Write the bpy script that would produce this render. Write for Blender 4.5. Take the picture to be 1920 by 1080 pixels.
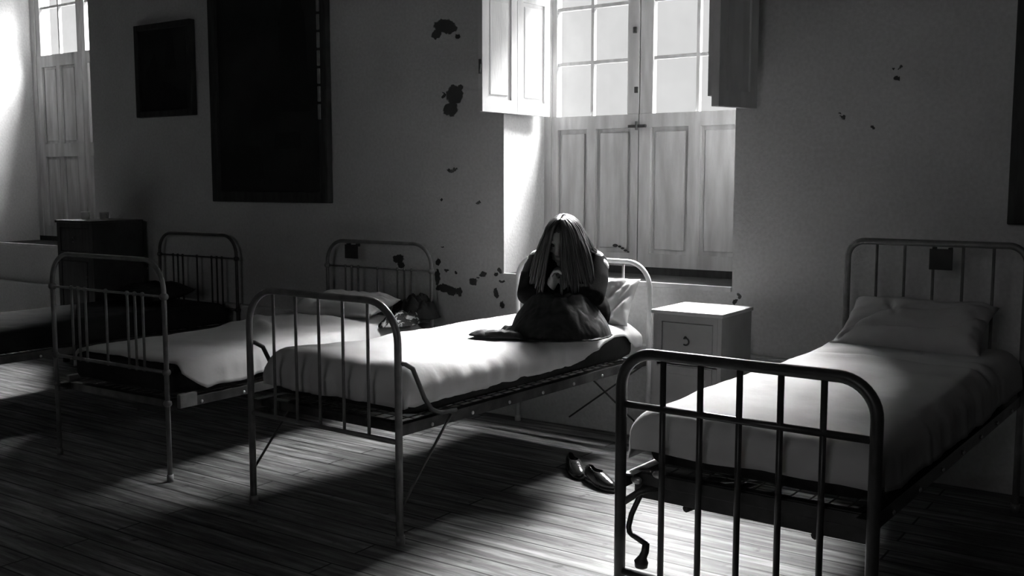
import bpy, bmesh, math, random
from mathutils import Vector, Matrix, noise
PI = math.pi
for o in list(bpy.data.objects): bpy.data.objects.remove(o)
scn = bpy.context.scene
COL = scn.collection

# ------------------------------------------------------------------ camera
cd = bpy.data.cameras.new('camera'); cd.sensor_width = 36; cd.lens = 35.96; cd.clip_start = .05
cam = bpy.data.objects.new('camera', cd); COL.objects.link(cam)
cam.location = (0, 0, 1.385); cam.rotation_euler = (PI/2 - .103, 0, .606)
scn.camera = cam
# ------------------------------------------------------------------ world, daylight, exposure
scn.view_settings.view_transform = 'Standard'; scn.view_settings.look = 'None'
scn.view_settings.gamma = 1; scn.view_settings.use_curve_mapping = False
scn.view_settings.exposure = 0
w = bpy.data.worlds.new('overcast_sky'); scn.world = w; w.use_nodes = True
bg = w.node_tree.nodes['Background']; bg.inputs[0].default_value = (.77, .77, .77, 1); bg.inputs[1].default_value = 1.0
def sun(name, az, el, energy, angle):
    # az: compass of where the light comes from, 0 = straight behind the window wall, + towards +x
    l = bpy.data.lights.new(name, 'SUN'); l.energy = energy; l.angle = math.radians(angle)
    o = bpy.data.objects.new(name, l); COL.objects.link(o)
    a, e = math.radians(az), math.radians(el)
    d = Vector((math.sin(a)*math.cos(e), math.cos(a)*math.cos(e), math.sin(e)))
    o.rotation_euler = d.to_track_quat('Z', 'Y').to_euler(); o.location = d*12
    return o
sun('bright_hazy_sky', -27, 44, 135, 36)
sun('bright_cloud', 28, 57, 84, 36)
def area(name, loc, rot, sx, sy, energy):
    l = bpy.data.lights.new(name, 'AREA'); l.shape = 'RECTANGLE'; l.size = sx; l.size_y = sy; l.energy = energy
    o = bpy.data.objects.new(name, l); COL.objects.link(o); o.location = loc; o.rotation_euler = rot
    return o
# added dim fill lamp, unseen behind the camera, to lift walls and shadows
area('room_fill', (-.6, -3.2, 2.2), (math.radians(104), 0, math.radians(4)), 1.6, 1.8, 17)

# ------------------------------------------------------------------ helpers
def tag(o, label=None, cat=None, group=None, kind=None):
    if label: o['label'] = label
    if cat: o['category'] = cat
    if group: o['group'] = group
    if kind: o['kind'] = kind
    return o
def obj(name, bm, mat, parent=None, smooth=True, mods=()):
    me = bpy.data.meshes.new(name)
    bmesh.ops.recalc_face_normals(bm, faces=bm.faces[:])
    bm.to_mesh(me); bm.free()
    if smooth:
        for p in me.polygons: p.use_smooth = True
    me.materials.append(mat)
    o = bpy.data.objects.new(name, me); COL.objects.link(o)
    if parent: o.parent = parent
    for t, kw in mods:
        m = o.modifiers.new(t.lower(), t)
        for k, v in kw.items(): setattr(m, k, v)
    return o
def empty(name, loc=(0, 0, 0), rz=0):
    o = bpy.data.objects.new(name, None); COL.objects.link(o); o.location = loc; o.rotation_euler = (0, 0, rz)
    o.empty_display_size = .1
    return o
def NB(): return bmesh.new()
def box(bm, x0, x1, y0, y1, z0, z1, bev=0):
    t = bmesh.new() if bev else bm
    r = bmesh.ops.create_cube(t, size=1)
    for v in r['verts']:
        v.co = Vector(((x0+x1)/2 + v.co.x*(x1-x0), (y0+y1)/2 + v.co.y*(y1-y0), (z0+z1)/2 + v.co.z*(z1-z0)))
    if bev:
        bmesh.ops.bevel(t, geom=t.edges[:], offset=bev, segments=2, affect='EDGES', profile=.5)
        me = bpy.data.meshes.new('tmp'); t.to_mesh(me); t.free(); bm.from_mesh(me); bpy.data.meshes.remove(me)
def tube(bm, pts, r, seg=12, caps=True):
    pts = [Vector(p) for p in pts]; n = len(pts)
    rs = r if isinstance(r, (list, tuple)) else [r]*n
    T = []
    for i in range(n):
        a = pts[max(i-1, 0)]; b = pts[min(i+1, n-1)]
        T.append((b-a).normalized())
    up = Vector((0, 0, 1)) if abs(T[0].z) < .9 else Vector((1, 0, 0))
    N = (up - T[0]*up.dot(T[0])).normalized(); rings = []
    for i in range(n):
        N = (N - T[i]*N.dot(T[i])).normalized(); B = T[i].cross(N)
        rings.append([bm.verts.new(pts[i] + (N*math.cos(2*PI*k/seg) + B*math.sin(2*PI*k/seg))*rs[i]) for k in range(seg)])
    for i in range(n-1):
        for k in range(seg):
            bm.faces.new((rings[i][k], rings[i][(k+1) % seg], rings[i+1][(k+1) % seg], rings[i+1][k]))
    if caps: bm.faces.new(rings[0][::-1]); bm.faces.new(rings[-1])
def ball(bm, c, r, sc=(1, 1, 1), rot=None, u=16, v=10):
    m = Matrix.Translation(c)
    if rot: m = m @ rot
    m = m @ Matrix.Diagonal((r*sc[0], r*sc[1], r*sc[2], 1))
    bmesh.ops.create_uvsphere(bm, u_segments=u, v_segments=v, radius=1, matrix=m)
def chain(bm, pts, rs, seg=14):
    # rounded, tapering limb: closed overlapping solids, fused later by the voxel remesh
    for p, r in zip(pts, rs): ball(bm, Vector(p), r)
    for i in range(len(pts)-1): tube(bm, [pts[i], pts[i+1]], [rs[i], rs[i+1]], seg)
def arc_pts(cx, cz, r, a0, a1, n=8):
    return [(cx + r*math.cos(a0+(a1-a0)*i/n), cz + r*math.sin(a0+(a1-a0)*i/n)) for i in range(n+1)]
def nz(x, y, z=0, s=1): return noise.noise(Vector((x*s, y*s, z)))

# ------------------------------------------------------------------ materials
def material(name, col, rough=.8, metal=0, spec=.3):
    m = bpy.data.materials.new(name); m.use_nodes = True
    b = m.node_tree.nodes['Principled BSDF']
    b.inputs['Base Color'].default_value = (col, col, col, 1); b.inputs['Roughness'].default_value = rough
    b.inputs['Metallic'].default_value = metal; b.inputs['Specular IOR Level'].default_value = spec
    return m, m.node_tree, b
def ramp(nt, src, stops):
    r = nt.nodes.new('ShaderNodeValToRGB'); e = r.color_ramp.elements
    while len(e) < len(stops): e.new(.5)
    for k, (p, c) in enumerate(stops): e[k].position = p; e[k].color = (c, c, c, 1)
    nt.links.new(src, r.inputs[0]); return r
def noisy(name, c0, c1, scale=4, rough=.8, bump=.1, bscale=40, stretch=(1, 1, 1), spec=.3, metal=0, lo=.35, hi=.65, bdist=.01):
    m, nt, b = material(name, c0, rough, metal, spec)
    tc = nt.nodes.new('ShaderNodeTexCoord'); mp = nt.nodes.new('ShaderNodeMapping'); mp.inputs['Scale'].default_value = stretch
    nt.links.new(tc.outputs['Object'], mp.inputs[0])
    n = nt.nodes.new('ShaderNodeTexNoise'); n.inputs['Scale'].default_value = scale; n.inputs['Detail'].default_value = 6
    nt.links.new(mp.outputs[0], n.inputs['Vector'])
    r = ramp(nt, n.outputs[0], [(lo, c0), (hi, c1)]); nt.links.new(r.outputs[0], b.inputs['Base Color'])
    if bump:
        n2 = nt.nodes.new('ShaderNodeTexNoise'); n2.inputs['Scale'].default_value = bscale; n2.inputs['Detail'].default_value = 5
        nt.links.new(mp.outputs[0], n2.inputs['Vector'])
        bp = nt.nodes.new('ShaderNodeBump'); bp.inputs['Strength'].default_value = bump; bp.inputs['Distance'].default_value = bdist
        nt.links.new(n2.outputs[0], bp.inputs['Height']); nt.links.new(bp.outputs[0], b.inputs['Normal'])
    return m
M = {}
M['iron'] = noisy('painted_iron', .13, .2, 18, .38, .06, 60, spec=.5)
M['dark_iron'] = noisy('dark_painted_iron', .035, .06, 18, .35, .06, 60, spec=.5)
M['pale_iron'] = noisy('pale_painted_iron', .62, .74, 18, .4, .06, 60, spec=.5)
M['rail'] = noisy('bare_iron_rail', .05, .1, 12, .35, .1, 50, spec=.5, metal=.6)
M['sheet'] = noisy('white_cotton_sheet', .52, .60, 3, .9, .22, 9, spec=.1, bdist=.02)
M['ticking'] = noisy('dark_mattress_ticking', .02, .035, 6, .95, .1, 60, spec=.1)
M['wool'] = noisy('dark_wool', .014, .03, 7, .8, .3, 120, spec=.25, bdist=.004)
M['shaded_bedding'] = noisy('shade_darkened_bedding', .012, .02, 4, .95, .2, 50, spec=.1)  # near black: the dark corner's shade is put into this colour
M['shawl'] = noisy('dark_woven_shawl', .007, .018, 16, .7, .2, 90, spec=.2, stretch=(1, 4, 1), bdist=.004)
M['sweater'] = noisy('dark_knit', .006, .010, 9, .95, .35, 140, spec=.05, bdist=.003)
M['rim_lit_blouse'] = noisy('rim_lit_cotton', .6, .7, 6, .9, .2, 50, spec=.1)
M['skin'] = noisy('skin', .22, .28, 10, .6, .05, 90, spec=.35)
M['hair'] = noisy('dark_hair', .02, .05, 30, .36, .2, 120, spec=.55, stretch=(1, 1, .15))
M['eye'] = material('eye', .03, .2)[0]
M['wood_white'] = noisy('worn_white_painted_wood', .64, .78, 5, .6, .1, 30, stretch=(3, 3, .5), spec=.3)
M['door_paint'] = noisy('worn_door_paint', .46, .66, 4, .65, .15, 30, stretch=(4, 4, .6), spec=.3)
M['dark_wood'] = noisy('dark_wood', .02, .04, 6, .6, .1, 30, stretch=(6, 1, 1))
M['sill'] = noisy('dark_sill', .03, .06, 6, .85, .1, 30)
M['canvas'] = noisy('darkened_canvas', .012, .035, 2.2, .5, .05, 60, spec=.3, lo=.4, hi=.7)
M['figure'] = noisy('darkened_paint_figure', .008, .014, 3, .5, .05, 60)
M['gilt'] = noisy('dull_gilt', .25, .4, 20, .45, .1, 60, metal=.4)
M['card'] = noisy('dark_card_holder', .015, .03, 9, .6, .05, 60)
M['leather'] = noisy('black_leather', .02, .035, 12, .22, .1, 60, spec=.7)
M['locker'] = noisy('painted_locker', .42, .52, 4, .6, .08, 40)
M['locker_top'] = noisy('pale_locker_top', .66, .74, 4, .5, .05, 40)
M['chrome'] = noisy('dull_metal', .5, .6, 20, .3, .05, 60, metal=.8)
M['enamel'] = noisy('enamel_cup', .5, .6, 9, .3, .02, 60)
M['ceiling'] = noisy('grey_plaster_ceiling', .14, .18, 1.2, .95, .05, 20)
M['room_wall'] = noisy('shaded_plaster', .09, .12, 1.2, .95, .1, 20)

# wall plaster: soft mottling plus the chipped places, in wall coordinates (x, z)
CHIPS = [(-3.952, 2.331, 0.082, 0.038),(-4.014, 2.286, 0.037, 0.029),(-3.902, 2.305, 0.057, 0.025),
 (-3.85, 2.26, 0.016, 0.013),(-3.877, 1.913, 0.061, 0.058),(-3.906, 1.827, 0.057, 0.041),(-3.836, 1.949, 0.025, 0.022),(-3.959, 1.91, 0.02, 0.016),(-3.909, 1.453, 0.029, 0.01),(-3.88, 1.465, 0.016, 0.009),(-4.34, 0.893, 0.049, 0.028),(-4.318, 0.856, 0.027, 0.024),(-4.011, 0.893, 0.017, 0.023),(-4.02, 0.792, 0.021, 0.053),(-3.953, 0.726, 0.084, 0.024),(-3.902, 0.706, 0.037, 0.024),
 (-3.852, 0.715, 0.025, 0.026),(-3.741, 0.781, 0.029, 0.02),(-3.664, 0.828, 0.028, 0.013),(-3.568, 0.716, 0.015, 0.029),(-3.544, 0.859, 0.015, 0.016),(-3.576, 0.835, 0.016, 0.016),(-3.525, 0.655, 0.019, 0.02),(-3.948, 0.84, 0.017, 0.01),(-3.872, 0.833, 0.012, 0.01),(-3.708, 0.809, 0.016, 0.007),(-3.521, 0.793, 0.023, 0.009),(-2.025, 0.798, 0.015, 0.016),(-2.047, 0.769, 0.014, 0.014),(-1.275, 1.869, 0.016, 0.012),(-1.265, 1.912, 0.01, 0.005),(-1.294, 1.912, 0.005, 0.005),(-1.523, 1.697, 0.015, 0.008),(-1.539, 1.713, 0.008, 0.005),(-1.376, 1.645, 0.007, 0.008),(-3.976, 0.985, 0.017, 0.007),(-3.694, 1.262, 0.012, 0.006),(-3.982, 1.279, 0.013, 0.007)]
def wall_plaster():
    m, nt, b = material('lime_plaster', .42, .95, spec=.12); L = nt.links.new; N = nt.nodes.new
    tc = N('ShaderNodeTexCoord')
    n1 = N('ShaderNodeTexNoise'); n1.inputs['Scale'].default_value = 1.6; n1.inputs['Detail'].default_value = 8; L(tc.outputs['Object'], n1.inputs['Vector'])
    n3 = N('ShaderNodeTexNoise'); n3.inputs['Scale'].default_value = 55; n3.inputs['Detail'].default_value = 4; L(tc.outputs['Object'], n3.inputs['Vector'])
    r1 = ramp(nt, n1.outputs[0], [(.3, .60), (.7, .72)])
    r3 = ramp(nt, n3.outputs[0], [(.3, .86), (.7, 1.0)])
    mul = N('ShaderNodeMix'); mul.data_type = 'RGBA'; mul.blend_type = 'MULTIPLY'; mul.inputs[0].default_value = 1
    L(r1.outputs[0], mul.inputs[6]); L(r3.outputs[0], mul.inputs[7])
    # warped position
    n2 = N('ShaderNodeTexNoise'); n2.inputs['Scale'].default_value = 34; n2.inputs['Detail'].default_value = 4; L(tc.outputs['Object'], n2.inputs['Vector'])
    sub = N('ShaderNodeVectorMath'); sub.operation = 'SUBTRACT'; sub.inputs[1].default_value = (.5, .5, .5); L(n2.outputs['Color'], sub.inputs[0])
    sc = N('ShaderNodeVectorMath'); sc.operation = 'SCALE'; sc.inputs['Scale'].default_value = .045; L(sub.outputs[0], sc.inputs[0])
    add = N('ShaderNodeVectorMath'); add.operation = 'ADD'; L(tc.outputs['Object'], add.inputs[0]); L(sc.outputs[0], add.inputs[1])
    last = None
    for (x, z, rx, rz) in CHIPS:
        a = N('ShaderNodeVectorMath'); a.operation = 'SUBTRACT'; a.inputs[1].default_value = (x, 4.98, z); L(add.outputs[0], a.inputs[0])
        d = N('ShaderNodeVectorMath'); d.operation = 'MULTIPLY'; d.inputs[1].default_value = (1/rx, 2, 1/rz); L(a.outputs[0], d.inputs[0])
        ln = N('ShaderNodeVectorMath'); ln.operation = 'LENGTH'; L(d.outputs[0], ln.inputs[0])
        if last is None: last = ln.outputs['Value']
        else:
            mn = N('ShaderNodeMath'); mn.operation = 'MINIMUM'; L(last, mn.inputs[0]); L(ln.outputs['Value'], mn.inputs[1]); last = mn.outputs[0]
    mask = ramp(nt, last, [(.9, 1), (1.0, 0)])
    mask.color_ramp.elements[0].position = .92
    # ramp input must lie in 0..1: scale the distance by a half
    hf = N('ShaderNodeMath'); hf.operation = 'MULTIPLY'; hf.inputs[1].default_value = .5; L(last, hf.inputs[0]); L(hf.outputs[0], mask.inputs[0])
    mask.color_ramp.elements[0].position = .47; mask.color_ramp.elements[1].position = .53
    mx = N('ShaderNodeMix'); mx.data_type = 'RGBA'; mx.inputs[7].default_value = (.055, .055, .055, 1)
    L(mask.outputs[0], mx.inputs[0]); L(mul.outputs[2], mx.inputs[6]); L(mx.outputs[2], b.inputs['Base Color'])
    iv = N('ShaderNodeMath'); iv.operation = 'MULTIPLY_ADD'; iv.inputs[1].default_value = -1.5; L(mask.outputs[0], iv.inputs[0]); L(n3.outputs[0], iv.inputs[2])
    bp = N('ShaderNodeBump'); bp.inputs['Strength'].default_value = .35; bp.inputs['Distance'].default_value = .006
    L(iv.outputs[0], bp.inputs['Height']); L(bp.outputs[0], b.inputs['Normal'])
    return m
M['plaster'] = wall_plaster()
def floor_planks():
    m, nt, b = material('worn_floorboards', .3, .62, spec=.22); L = nt.links.new; N = nt.nodes.new
    tc = N('ShaderNodeTexCoord')
    wob = N('ShaderNodeTexNoise'); wob.inputs['Scale'].default_value = 1.2; L(tc.outputs['Object'], wob.inputs['Vector'])
    br = N('ShaderNodeTexBrick'); br.offset = .37; br.inputs['Scale'].default_value = 1
    br.inputs['Brick Width'].default_value = 2.6; br.inputs['Row Height'].default_value = .118
    br.inputs['Mortar Size'].default_value = .005; br.inputs['Mortar Smooth'].default_value = .3; br.inputs['Bias'].default_value = 0
    br.inputs['Color1'].default_value = (.62, .62, .62, 1); br.inputs['Color2'].default_value = (1, 1, 1, 1); br.inputs['Mortar'].default_value = (.04, .04, .04, 1)
    L(tc.outputs['Object'], br.inputs['Vector'])
    mp = N('ShaderNodeMapping'); mp.inputs['Scale'].default_value = (1.3, 16, 1); L(tc.outputs['Object'], mp.inputs[0])
    n = N('ShaderNodeTexNoise'); n.inputs['Scale'].default_value = 1.6; n.inputs['Detail'].default_value = 9; n.inputs['Roughness'].default_value = .65; L(mp.outputs[0], n.inputs['Vector'])
    r = ramp(nt, n.outputs[0], [(.32, .022), (.5, .12), (.66, .30)])
    n2 = N('ShaderNodeTexNoise'); n2.inputs['Scale'].default_value = 14; n2.inputs['Detail'].default_value = 3; L(tc.outputs['Object'], n2.inputs['Vector'])
    r2 = ramp(nt, n2.outputs[0], [(.26, .35), (.36, 1)])
    m1 = N('ShaderNodeMix'); m1.data_type = 'RGBA'; m1.blend_type = 'MULTIPLY'; m1.inputs[0].default_value = 1; L(r.outputs[0], m1.inputs[6]); L(br.outputs['Color'], m1.inputs[7])
    m2 = N('ShaderNodeMix'); m2.data_type = 'RGBA'; m2.blend_type = 'MULTIPLY'; m2.inputs[0].default_value = 1; L(m1.outputs[2], m2.inputs[6]); L(r2.outputs[0], m2.inputs[7])
    L(m2.outputs[2], b.inputs['Base Color'])
    sub = N('ShaderNodeMath'); sub.operation = 'MULTIPLY_ADD'; sub.inputs[1].default_value = -1; L(br.outputs['Fac'], sub.inputs[0]); L(n.outputs[0], sub.inputs[2])
    bp = N('ShaderNodeBump'); bp.inputs['Strength'].default_value = .5; bp.inputs['Distance'].default_value = .006; L(sub.outputs[0], bp.inputs['Height']); L(bp.outputs[0], b.inputs['Normal'])
    return m
M['planks'] = floor_planks()
def pane_glass():
    m = bpy.data.materials.new('dusty_window_glass'); m.use_nodes = True; nt = m.node_tree; L = nt.links.new; N = nt.nodes.new
    nt.nodes.remove(nt.nodes['Principled BSDF']); out = nt.nodes['Material Output']
    tr = N('ShaderNodeBsdfTransparent'); df = N('ShaderNodeBsdfGlossy'); df.inputs['Roughness'].default_value = .08
    tc = N('ShaderNodeTexCoord'); n = N('ShaderNodeTexNoise'); n.inputs['Scale'].default_value = 5; n.inputs['Detail'].default_value = 5; L(tc.outputs['Object'], n.inputs['Vector'])
    r = ramp(nt, n.outputs[0], [(.3, .96), (.7, 1)]); L(r.outputs[0], tr.inputs[0])
    mx = N('ShaderNodeMixShader'); mx.inputs[0].default_value = .03; L(tr.outputs[0], mx.inputs[1]); L(df.outputs[0], mx.inputs[2]); L(mx.outputs[0], out.inputs[0])
    return m
M['glass'] = pane_glass()

# ------------------------------------------------------------------ room shell
D = 4.98; DB = 5.62; ZT = 3.9
X0, X1, Y0 = -10.4, 2.6, -4.0
W1 = (-3.51, -2.065, .83, 2.86); W2 = (-9.20, -7.61, .83, 3.5)
bm = NB()
box(bm, X0-.2, W2[0], D, DB, 0, ZT); box(bm, W2[1], W1[0], D, DB, 0, ZT); box(bm, W1[1], X1+.2, D, DB, 0, ZT)
for wn in (W1, W2):
    box(bm, wn[0], wn[1], D, DB, 0, wn[2]); box(bm, wn[0], wn[1], D, DB, wn[3], ZT)
tag(obj('wall_back', bm, M['plaster'], smooth=False), kind='structure')
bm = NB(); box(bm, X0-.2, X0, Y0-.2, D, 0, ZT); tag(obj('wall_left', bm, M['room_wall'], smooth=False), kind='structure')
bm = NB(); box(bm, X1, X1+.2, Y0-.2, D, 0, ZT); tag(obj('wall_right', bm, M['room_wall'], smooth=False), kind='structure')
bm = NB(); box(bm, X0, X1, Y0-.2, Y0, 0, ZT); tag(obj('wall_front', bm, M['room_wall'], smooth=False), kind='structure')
bm = NB(); box(bm, X0-.2, X1+.2, Y0-.2, DB, ZT, ZT+.2); tag(obj('ceiling', bm, M['ceiling'], smooth=False), kind='structure')
bm = NB(); box(bm, X0-.2, X1+.2, Y0-.2, DB, -.15, 0); tag(obj('floor', bm, M['planks'], smooth=False), kind='structure')
# low plastered ledge along the foot of the window wall
bm = NB(); box(bm, X0, X1, 4.905, D, 0, .505, .006); tag(obj('trim_1', bm, M['plaster'], smooth=False), kind='structure')

# ------------------------------------------------------------------ windows
def panel_leaf(parent, x0, x1, z0, z1, y, th, panels, mat, name='door_leaf'):
    """frame-and-panel leaf: solid stiles and rails, sunk raised-field panels (x0,x1,z0,z1)"""
    bm = NB()
    xs = sorted({x0, x1, *[p[0] for p in panels], *[p[1] for p in panels]})
    zs = sorted({z0, z1, *[p[2] for p in panels], *[p[3] for p in panels]})
    for i in range(len(xs)-1):
        for j in range(len(zs)-1):
            cx, cz = (xs[i]+xs[i+1])/2, (zs[j]+zs[j+1])/2
            if any(p[0] < cx < p[1] and p[2] < cz < p[3] for p in panels): continue
            box(bm, xs[i], xs[i+1], y, y+th, zs[j], zs[j+1])
    bmesh.ops.remove_doubles(bm, verts=bm.verts[:], dist=1e-5)
    f = obj(name, bm, mat, parent, smooth=False)
    for p in panels:
        b2 = NB(); g = .012
        box(b2, p[0], p[1], y+th*.42, y+th*.75, p[2], p[3])
        box(b2, p[0]+g*2, p[1]-g*2, y+th*.22, y+th*.6, p[2]+g*2, p[3]-g*2, .005)
        obj('panel', b2, mat, f, smooth=False)
    return f
def window(name, wn, leaves, zglass, zs, zpanels, ztop, yf=5.42):
    root = empty(name, ((wn[0]+wn[1])/2, yf, wn[2])); tag(root, kind='structure')
    off = root.location
    def P(bm, nm, mat, par=root):
        o = obj(nm, bm, mat, par, smooth=False)
        o.matrix_parent_inverse = Matrix.Translation(-off) if par is root else Matrix.Identity(4)
        return o
    bm = NB()   # fixed frame
    box(bm, wn[0], leaves[0][0], yf, yf+.07, wn[2]+.055, ztop); box(bm, leaves[-1][1], wn[1], yf, yf+.07, wn[2]+.055, ztop)
    box(bm, wn[0], wn[1], yf, yf+.07, ztop-.02, wn[3])
    bd = NB(); box(bd, wn[0], wn[1], yf, yf+.07, wn[2]+.005, wn[2]+.055); P(bd, 'threshold', M['dark_wood'])
    P(bm, 'window_frame', M['door_paint'])
    for (lx0, lx1, gx0, gx1, gm, pans) in leaves:
        h = empty('casement', (0, 0, 0)); h.parent = root; h.matrix_parent_inverse = Matrix.Translation(-off)
        y = yf+.01
        bm = NB()
        box(bm, lx0, gx0, y, y+.045, zglass, ztop-.02, .004); box(bm, gx1, lx1, y, y+.045, zglass, ztop-.02, .004)
        box(bm, gx0, gx1, y, y+.045, ztop-.07, ztop-.02, .004)
        obj('sash', bm, M['door_paint'], h, smooth=False)
        bm = NB()
        box(bm, gm-.010, gm+.010, y+.008, y+.036, zglass, ztop-.07)
        for z in zs: box(bm, gx0, gx1, y+.010, y+.038, z-.010, z+.010)
        obj('glazing_bar', bm, M['door_paint'], h, smooth=False)
        bm = NB(); box(bm, gx0, gx1, y+.020, y+.024, zglass, ztop-.07); obj('pane', bm, M['glass'], h, smooth=False)
        panel_leaf(h, lx0, lx1, wn[2]+.055, zglass, y-.004, .05, [(a, b_, c, d) for (a, b_) in pans for (c, d) in zpanels], M['door_paint'])
    return root
w1 = window('window_1', W1, [(-3.46, -2.856, -3.425, -2.935, -3.178, [(-3.415, -3.205), (-3.145, -2.905)]),
                             (-2.850, -2.125, -2.765, -2.205, -2.487, [(-2.775, -2.535), (-2.46, -2.19)])],
            1.785, [2.105, 2.435], [(.965, 1.705)], 2.80)
w2 = window('window_2', W2, [(-9.13, -8.425, -9.06, -8.485, -8.77, [(-9.05, -8.82), (-8.76, -8.53)]),
                             (-8.415, -7.68, -8.36, -7.75, -8.05, [(-8.33, -8.10), (-8.04, -7.78)])],
            2.545, [2.975], [(1.74, 2.44), (.98, 1.62)], 3.42)
bm = NB(); box(bm, -2.880, -2.828, 5.462, 5.478, .885, 2.78); o = obj('meeting_strip', bm, M['door_paint'], w1, smooth=False); o.matrix_parent_inverse = Matrix.Translation(-w1.location)
bm = NB(); box(bm, -8.445, -8.395, 5.462, 5.478, .885, 3.40); o = obj('meeting_strip', bm, M['door_paint'], w2, smooth=False); o.matrix_parent_inverse = Matrix.Translation(-w2.location)
# latch, keyholes and flaked paint on the middle window
def w1part(bm, nm, mat, smooth=False):
    o = obj(nm, bm, mat, w1, smooth=smooth); o.matrix_parent_inverse = Matrix.Translation(-w1.location); return o
bm = NB(); box(bm, -2.915, -2.80, 5.405, 5.425, 1.705, 1.722, .003); tube(bm, [(-2.853, 5.395, 1.69), (-2.853, 5.395, 1.74)], .007)
w1part(bm, 'latch', M['dark_iron'])
for x, z in ((-2.885, 2.27), (-2.872, 1.925)):
    bm = NB(); box(bm, x-.011, x+.011, 5.418, 5.432, z-.018, z+.018, .003); w1part(bm, 'keyhole_plate', M['dark_iron'])
bm = NB()
for k, (x, z, r) in enumerate([(-3.005, 1.005, .014), (-2.975, 1.0, .009), (-2.955, .99, .010), (-2.935, .978, .010), (-2.915, .968, .008)]):
    ball(bm, Vector((x, 5.432, z)), r, (1.3, .25, .7))
# dark-toned sill and its pale front edge
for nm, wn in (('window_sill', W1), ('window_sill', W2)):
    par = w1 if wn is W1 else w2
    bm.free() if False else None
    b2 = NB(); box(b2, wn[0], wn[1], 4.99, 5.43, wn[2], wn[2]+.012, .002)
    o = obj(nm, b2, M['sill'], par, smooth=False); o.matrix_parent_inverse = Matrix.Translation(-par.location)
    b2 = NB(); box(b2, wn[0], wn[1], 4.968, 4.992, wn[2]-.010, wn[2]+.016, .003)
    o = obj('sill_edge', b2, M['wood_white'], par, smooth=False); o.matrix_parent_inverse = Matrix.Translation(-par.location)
w1part(bm, 'flaked_paint', M['dark_wood'])

# shutters (open, swung into the room)
def shutter(name, p0, p1, z0, z1, npan, label, th=.030):
    p0 = Vector((p0[0], p0[1], 0)); p1 = Vector((p1[0], p1[1], 0)); L = (p1-p0).length
    root = empty(name, (p0.x, p0.y, z0), math.atan2(p1.y-p0.y, p1.x-p0.x))
    tag(root, label, 'shutter', 'window shutters of the middle window')
    H = z1-z0; wd = L/npan; st = .055
    for k in range(npan):
        pans = []
        rows = [(.075, .655), (.735, H-.075)]
        for a, b_ in rows: pans.append((k*wd+st, (k+1)*wd-st, a, b_))
        f = panel_leaf(root, k*wd+.002, (k+1)*wd-.002, 0, H, -th/2, th, pans, M['wood_white'], 'shutter_leaf')
    for z in (.25, H-.3):
        bm = NB(); tube(bm, [(0, 0, z-.04), (0, 0, z+.04)], .009); obj('hinge', bm, M['dark_iron'], root)
    return root
shutter('window_shutter', (-3.490, 4.72), (-3.445, 5.36), 1.785, 2.80, 2, 'bright white panelled shutter folded back at the left side of the middle window')
shutter_r = shutter('window_shutter', (-1.925, 4.86), (-2.01, 4.59), 1.745, 2.80, 1, 'narrow grey panelled shutter standing open at the right edge of the middle window', .045)
inner = empty('inner_fold'); inner.parent = shutter_r
a0 = Vector((-2.040, 4.60)); a1 = Vector((-2.085, 5.36)); ang = shutter_r.rotation_euler.z
dv = Matrix.Rotation(-ang, 2) @ (a0 - Vector((shutter_r.location.x, shutter_r.location.y)))
inner.location = (dv.x, dv.y, .05); inner.rotation_euler = (0, 0, math.atan2(a1.y-a0.y, a1.x-a0.x)-ang)
for k in range(2):
    wd = (a1-a0).length/2
    panel_leaf(inner, k*wd+.002, (k+1)*wd-.002, 0, .97, -.012, .024, [(k*wd+.05, (k+1)*wd-.05, .075, .42), (k*wd+.05, (k+1)*wd-.05, .50, .90)], M['wood_white'], 'shutter_leaf')

# ------------------------------------------------------------------ pictures
def picture(x0, x1, z0, z1, fr, label, bead=False, shapes=(), canvas='canvas', cy=4.975):
    root = empty('framed_painting', ((x0+x1)/2, cy, z0)); tag(root, label, 'painting')
    cx = (x0+x1)/2
    def L(bm): 
        for v in bm.verts: v.co -= root.location
        return bm
    bm = NB()
    for a in ((x0, x0+fr, z0, z1), (x1-fr, x1, z0, z1), (x0+fr, x1-fr, z0, z0+fr), (x0+fr, x1-fr, z1-fr, z1)):
        box(bm, a[0], a[1], cy-.05, cy, a[2], a[3], .006)
    obj('frame', L(bm), M['dark_wood'], root, smooth=False)
    bm = NB(); box(bm, x0+fr*.8, x1-fr*.8, cy-.025, cy-.01, z0+fr*.8, z1-fr*.8)
    c = obj('canvas', L(bm), M[canvas], root, smooth=False)
    for k, poly in enumerate(shapes):
        bm = NB(); n = len(poly)
        a = [bm.verts.new((x0+(x1-x0)*u, cy-.025-.0008, z0+(z1-z0)*v)) for u, v in poly]
        b_ = [bm.verts.new((x0+(x1-x0)*u, cy-.0245, z0+(z1-z0)*v)) for u, v in poly]
        bm.faces.new(a)
        for i in range(n): bm.faces.new((a[i], a[(i+1) % n], b_[(i+1) % n], b_[i]))
        obj('painted_figure', L(bm), M['figure'], c, smooth=False)
    if bead:
        bm = NB(); z = 1.80
        while z < z1-.1:
            box(bm, x1-fr*.98, x1-fr*.66, cy-.058, cy-.045, z, z+.10, .004); z += .117
        obj('gilt_bead', L(bm), M['gilt'], root, smooth=False)
    return root
picture(-6.08, -4.905, 1.245, 3.3, .075, 'large dark framed painting hanging left of the middle window', True,
        [[(.12,.08),(.2,.2),(.42,.19),(.46,.08)], [(.54,.18),(.56,.235),(.76,.235),(.78,.18)], [(.62,.3),(.6,.6),(.72,.8),(.82,.6),(.85,.3)]])
picture(-6.95, -6.28, 1.88, 2.575, .045, 'small dark framed picture left of the large painting', False,
        [[(.12,.1),(.15,.45),(.32,.7),(.45,.4),(.85,.25),(.88,.1)], [(.5,.5),(.56,.85),(.66,.85),(.7,.5)]])
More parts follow.
